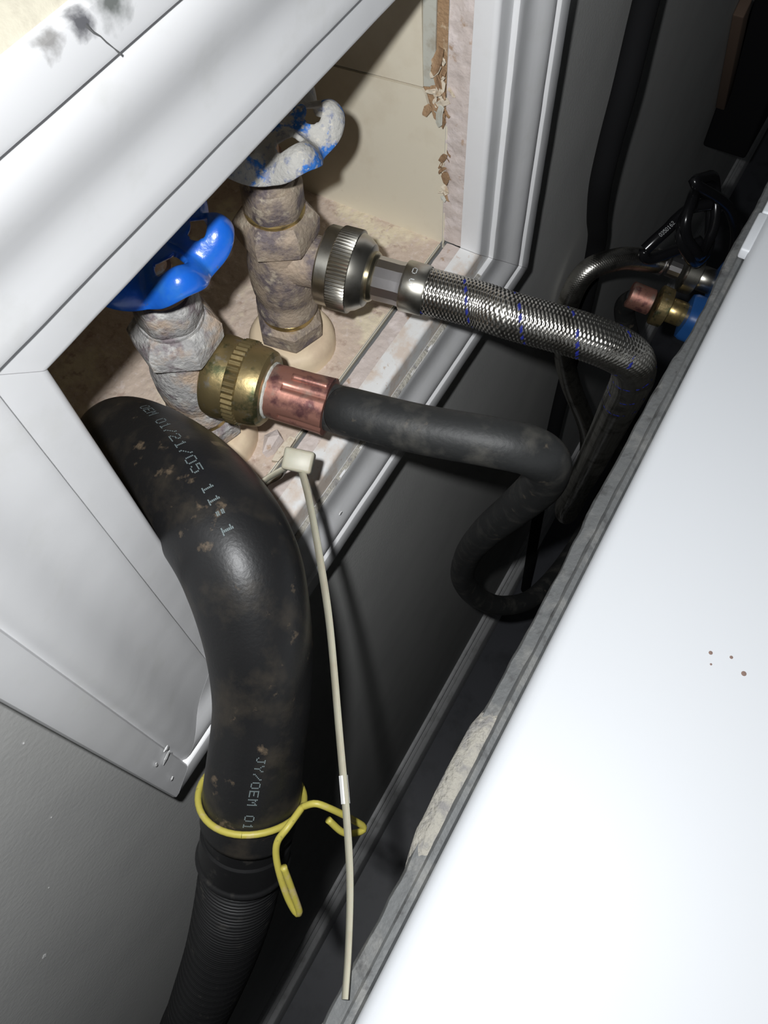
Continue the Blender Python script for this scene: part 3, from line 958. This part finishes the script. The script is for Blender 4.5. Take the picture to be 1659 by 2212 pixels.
# ------------------------------------------------------------------ washing machine
ZW, YW = 1.075, -0.1300
wm = empty('washing_machine', (0.25, -0.45, 0), 'white enamelled washing machine standing close to the grey wall', 'washing machine')
WXA, WXB = -0.16, 0.66
top = box('top_panel', (WXA, -0.78, ZW - 0.024), (WXB, YW, ZW), 'washer_enamel', wm, 0.006)
box('back_panel', (WXA + 0.005, YW - 0.012, 0.03), (WXB - 0.005, YW - 0.004, ZW - 0.022), 'galvanised', wm)
box('side_panel', (WXA, -0.78, 0.02), (WXA + 0.004, YW - 0.010, ZW - 0.022), 'washer_enamel', wm)
box('side_panel', (WXB - 0.004, -0.78, 0.02), (WXB, YW - 0.010, ZW - 0.022), 'washer_enamel', wm)
box('front_panel', (WXA, -0.784, 0.02), (WXB, -0.78, ZW - 0.022), 'washer_enamel', wm)
for x in (WXA + 0.05, WXB - 0.05):
    for y in (-0.72, -0.20):
        lathe('foot', (x, y, 0), (0, 0, 1), [(0, 0.020), (0.010, 0.020), (0.012, 0.010), (0.035, 0.010)], 'black_matt', wm, 20)


# galvanised back flange: a bent lip standing out under the top panel, crusted with lint
def flange():
    prof = [(YW - 0.004, ZW - 0.020), (YW + 0.0010, ZW - 0.0105), (YW + 0.0028, ZW - 0.0102), (YW + 0.0036, ZW - 0.0112), (YW + 0.0036, ZW - 0.0128), (YW + 0.0078, ZW - 0.0140), (YW + 0.0086, ZW - 0.0155), (YW + 0.0082, ZW - 0.0200), (YW - 0.004, ZW - 0.0225)]
    vs, fs = [], []
    NN = 260
    k = len(prof)
    for q in range(NN + 1):
        x = WXA + 0.004 + (WXB - WXA - 0.008) * q / NN
        for i, (y, z) in enumerate(prof):
            dy = 0.0
            if 4 <= i <= 7:
                dy = 0.0012 * noise.noise(V((x * 28, i * 0.1, 2))) + 0.0006 * noise.noise(V((x * 120, i * 0.2, 4)))
                if x > 0.20: dy -= 0.0016 * min(1, (x - 0.20) / 0.05)
            vs.append((x, y + dy, z))
    for q in range(NN):
        for i in range(k):
            j = (i + 1) % k
            fs.append((q * k + i, (q + 1) * k + i, (q + 1) * k + j, q * k + j))
    return vs, fs


v_, f_ = flange()
bf_ = mesh('back_flange', v_, f_, 'galvanised', wm, True, sharp=40)


# pale crust of lint on the flange
def crust(x0, x1, h, seed):
    vs, fs = [], []
    NN, kk = 110, 8
    for q in range(NN + 1):
        x = x0 + (x1 - x0) * q / NN
        env = min(1, q / 22, (NN - q) / 26)
        for i in range(kk + 1):
            u = i / kk
            y = YW + 0.0030 + 0.0072 * u
            z = ZW - 0.0126 - 0.0022 * u
            hh = h * env * math.sin(math.pi * min(1, u * 0.9 + 0.1)) * (0.8 + 0.5 * noise.noise(V((x * 60, u * 3, seed))) + 0.35 * noise.noise(V((x * 240, u * 7, seed))))
            yo = 0.0010 * noise.noise(V((x * 50, u, seed + 3))) * env if u > 0.6 else 0
            vs.append((x, y + yo + (0.0006 * env if u > 0.8 else 0) - 0.0025 * u * (1 - env), z + max(0, hh) - (0.0014 if i == kk else 0) - 0.0022 * (1 - env) ** 2))
    for q in range(NN):
        for i in range(kk):
            a = q * (kk + 1) + i
            fs.append((a, a + kk + 1, a + kk + 2, a + 1))
    return mesh('lint_crust', vs, fs, 'lint', bf_, True)


tag(crust(0.012, 0.078, 0.0016, 1.0), kind='stuff')
tag(crust(-0.110, -0.030, 0.0011, 7.0), kind='stuff')
# pale hinge tab at the rear corner of the lid
tb = box('hinge_tab', (0.298, YW - 0.002, ZW - 0.010), (0.3235, YW + 0.0035, ZW - 0.0045), 'washer_enamel', wm, 0.001)
tb = box('hinge_tab', (0.3240, YW - 0.003, ZW - 0.010), (0.350, YW + 0.0025, ZW - 0.0045), 'washer_enamel', wm, 0.001)
# rust specks on the lid
for (x, y, r) in ((0.1176, -0.1766, 0.0007), (0.1194, -0.1828, 0.0006), (0.1162, -0.1880, 0.0009), (0.114, -0.178, 0.0004)):
    lathe('rust_speck', (x, y, ZW - 0.0002), (0, 0, 1), [(0, r), (0.0003, r * 0.9), (0.0004, r * 0.4)], 'rust_speck', top, 12)


# inlet ports where the hoses screw on
def inlet(a, d, s, metal):
    lathe('inlet_neck', a, d, [(s, 0.0098), (s + 0.001, 0.0105), (s + 0.016, 0.0105), (s + 0.017, 0.0098)], metal, wm, 32)
    lathe('inlet_body', a, d, [(s + 0.015, 0.012), (s + 0.016, 0.0185), (s + 0.019, 0.0200), (s + 0.052, 0.0200), (s + 0.053, 0.0180)], 'inlet_blue', wm, 32, lambda th, s_, r: min(r, r * 0.86 / max(abs(math.cos(th)), abs(math.sin(th)))))


inlet(e_a, e_d, 0.0335, 'nickel')
inlet(f_a, f_d, 0.0262, 'brass_ring')

# ------------------------------------------------------------------ power cord bundle behind the washer
pc = empty('power_cord', (0.52, -0.095, 0.0), 'glossy black power cord bunched in coils beside the washer inlets', 'cord')
cc = V((0.5330, -0.0850, 0.8790))
loop = []
for k in range(0, 27):
    a = k * 0.55
    rr = 0.028 + 0.0025 * math.sin(k * 1.7)
    loop.append(cc + V((math.cos(a) * rr, math.sin(a) * rr * 0.42 + 0.0012 * (k % 3), math.sin(a) * rr * 0.85 + (k - 16) * 0.0008)))
loop += [(0.565, -0.100, 0.868), (0.590, -0.115, 0.80), (0.590, -0.120, 0.55), (0.57, -0.118, 0.2), (0.52, -0.112, 0.0045)]
p_, _ = spline(loop, 0.004)
tube('cord_coil', p_, 0.0042, 'black_cable', pc, 14)
# printed arm of the cord
arm = [(0.4995, -0.0560, 0.8640), (0.5060, -0.0600, 0.8700), (0.5152, -0.0650, 0.8760), (0.5240, -0.0680, 0.8800), (0.5340, -0.0740, 0.8850), (0.5450, -0.0850, 0.8850)]
apath, alen = spline(arm, 0.0008)
ca_ = tube('cord_arm', apath, 0.0046, 'black_cable', pc, 16)
tl_, _ = spline([(0.4995, -0.0560, 0.8640), (0.4975, -0.0570, 0.8600), (0.5010, -0.0620, 0.8560), (0.5120, -0.0720, 0.8570), (0.5330, -0.0900, 0.8600)], 0.002)
tube('cord_arm', tl_, 0.0044, 'black_cable', pc, 14)
AFr = frames(apath)
print_text('0350162', 0.0138, 0.45, 0.0019, 0.0031, -1.0, ca_, 'cord_print', 'ink_white', path=apath, Fr=AFr, rad=0.0046, step=alen / (len(apath) - 1))

# heavy cable hanging against the wall
vc = []
for (x, y, z) in ((0.4960, -0.0110, 1.60), (0.4940, -0.0115, 1.20), (0.4870, -0.0125, 1.060), (0.4760, -0.0150, 1.030), (0.4640, -0.0180, 1.000), (0.4600, -0.0180, 0.965), (0.4610, -0.0180, 0.930), (0.4860, -0.0150, 0.880), (0.5200, -0.0120, 0.82), (0.5350, -0.0120, 0.70), (0.54, -0.013, 0.5), (0.54, -0.022, 0.3), (0.55, -0.034, 0.0082)):
    vc.append((x + 0.012, y + 0.0015, z))
p_, _ = spline(vc, 0.004)
hc_ = tube('heavy_cable', p_, 0.0080, 'black_matt', None, 20, ref=V((1, 0, 0)))
tag(hc_, 'heavy matt black cable hanging down the grey wall right of the frame', 'cable')

# narrow strip of bare wood and a dark junction box low on the wall, far right
sw = box('wood_strip', (-0.010, -0.012, -0.11), (0.010, 0.0, 0.11), 'dark_wood', None, 0.0015)
sw.matrix_world = Matrix.Translation(V((0.985, -0.0005, 0.722))) @ Matrix.Rotation(math.radians(-33), 4, 'Y')
tag(sw, 'narrow bare wooden strip on the dark wall beside the black box', 'wood strip')
jb = empty('wall_box', (1.13, 0, 0.62), 'black box with cable glands on the dark wall at the far right', 'wall box')
box('box_body', (1.045, -0.060, 0.56), (1.25, 0.0, 0.80), 'black_matt', jb, 0.004)
for z in (0.74, 0.70):
    lathe('cable_gland', (1.10, -0.055, z), (0, -1, 0), [(0, 0.012), (0.012, 0.012), (0.014, 0.009), (0.03, 0.008)], 'black_cable', jb, 20)

# ------------------------------------------------------------------ loose debris
d1 = shard('wood_chip', [(0.1300, 0.0135, ZF + 0.0020), (0.1360, 0.0140, ZF + 0.0028), (0.1440, 0.0128, ZF + 0.0034), (0.1445, 0.0100, ZF + 0.0030), (0.1380, 0.0100, ZF + 0.0024), (0.1310, 0.0108, ZF + 0.0018)], 0.0025, 'torn_paper', None, 0.0004)
tag(d1, 'splinter of tan wood lying on the recess sill by the cable tie', 'wood chip')
d2 = shard('plaster_crumb', [(0.1310, 0.0180, ZF + 0.0015), (0.1345, 0.0160, ZF + 0.0025), (0.1420, 0.0160, ZF + 0.0030), (0.1445, 0.0195, ZF + 0.0025), (0.1390, 0.0225, ZF + 0.0018)], 0.004, 'gypsum_edge', None, 0.0006)
tag(d2, 'brown lump of plaster beside the wood splinter on the sill', 'plaster crumb')
d3 = shard('paint_chip', [(0.1345, -0.0158, 0.9925), (0.1352, -0.0160, 0.9938), (0.1366, -0.0160, 0.9930), (0.1356, -0.0158, 0.9918)], 0.0005, 'paint_chip', None)
tag(d3, 'tiny white paint chip stuck to the bottom frame board', 'paint chip')

for (x, z, r) in ((-0.0167, 1.0748, 0.0004), (-0.0886, 0.9434, 0.0011), (-0.0351, 1.0232, 0.0003), (-0.060, 0.985, 0.0003)):
    shard('paint_speck', [(x - r, -0.0002, z), (x, -0.0003, z - r * 1.8), (x + r, -0.0002, z), (x + r * 0.5, -0.0003, z + r * 1.6)], 0.0002, 'paint_chip', wall)

# hairline crack across the outer band of the top board
ck = [V(p) for p in ((0.0979, -0.01705, 1.2398), (0.0968, -0.01705, 1.2416), (0.0956, -0.01705, 1.2434), (0.0948, -0.01705, 1.2449), (0.0936, -0.01705, 1.2463), (0.0926, -0.01705, 1.2482))]
vs, fs = [], []
for i, p in enumerate(ck):
    wdt = (0.00022, 0.0001, 0.00014, 0.00012, 0.0002, 0.0003)[i]
    vs += [p + V((-wdt, 0, -wdt * 0.6)), p + V((0, -0.0001, 0)), p + V((wdt, 0, wdt * 0.6))]
for i in range(len(ck) - 1):
    fs += [(i * 3, i * 3 + 1, i * 3 + 4, i * 3 + 3), (i * 3 + 1, i * 3 + 2, i * 3 + 5, i * 3 + 4)]
mesh('paint_crack', vs, fs, 'crack_grey', top_board, False)

# stamped letters on the steel crimp ferrule
FONT['S'] = '01111 10000 10000 01110 00001 00001 11110'
fpath = [c1 + o1 * (0.0545 + 0.0005 * k) for k in range(21)]
FFr = frames(fpath)
e_up = FFr[0][1]
print_text('S', 0.0030, 0.55, 0.0026, 0.0030, -1.0, cf_, 'stamped_letter', 'ink_white', path=fpath, Fr=FFr, rad=0.0103, step=0.0005)
print_text('0', 0.0030, 0.05, 0.0026, 0.0030, -1.0, cf_, 'stamped_letter', 'ink_white', path=fpath, Fr=FFr, rad=0.0103, step=0.0005)
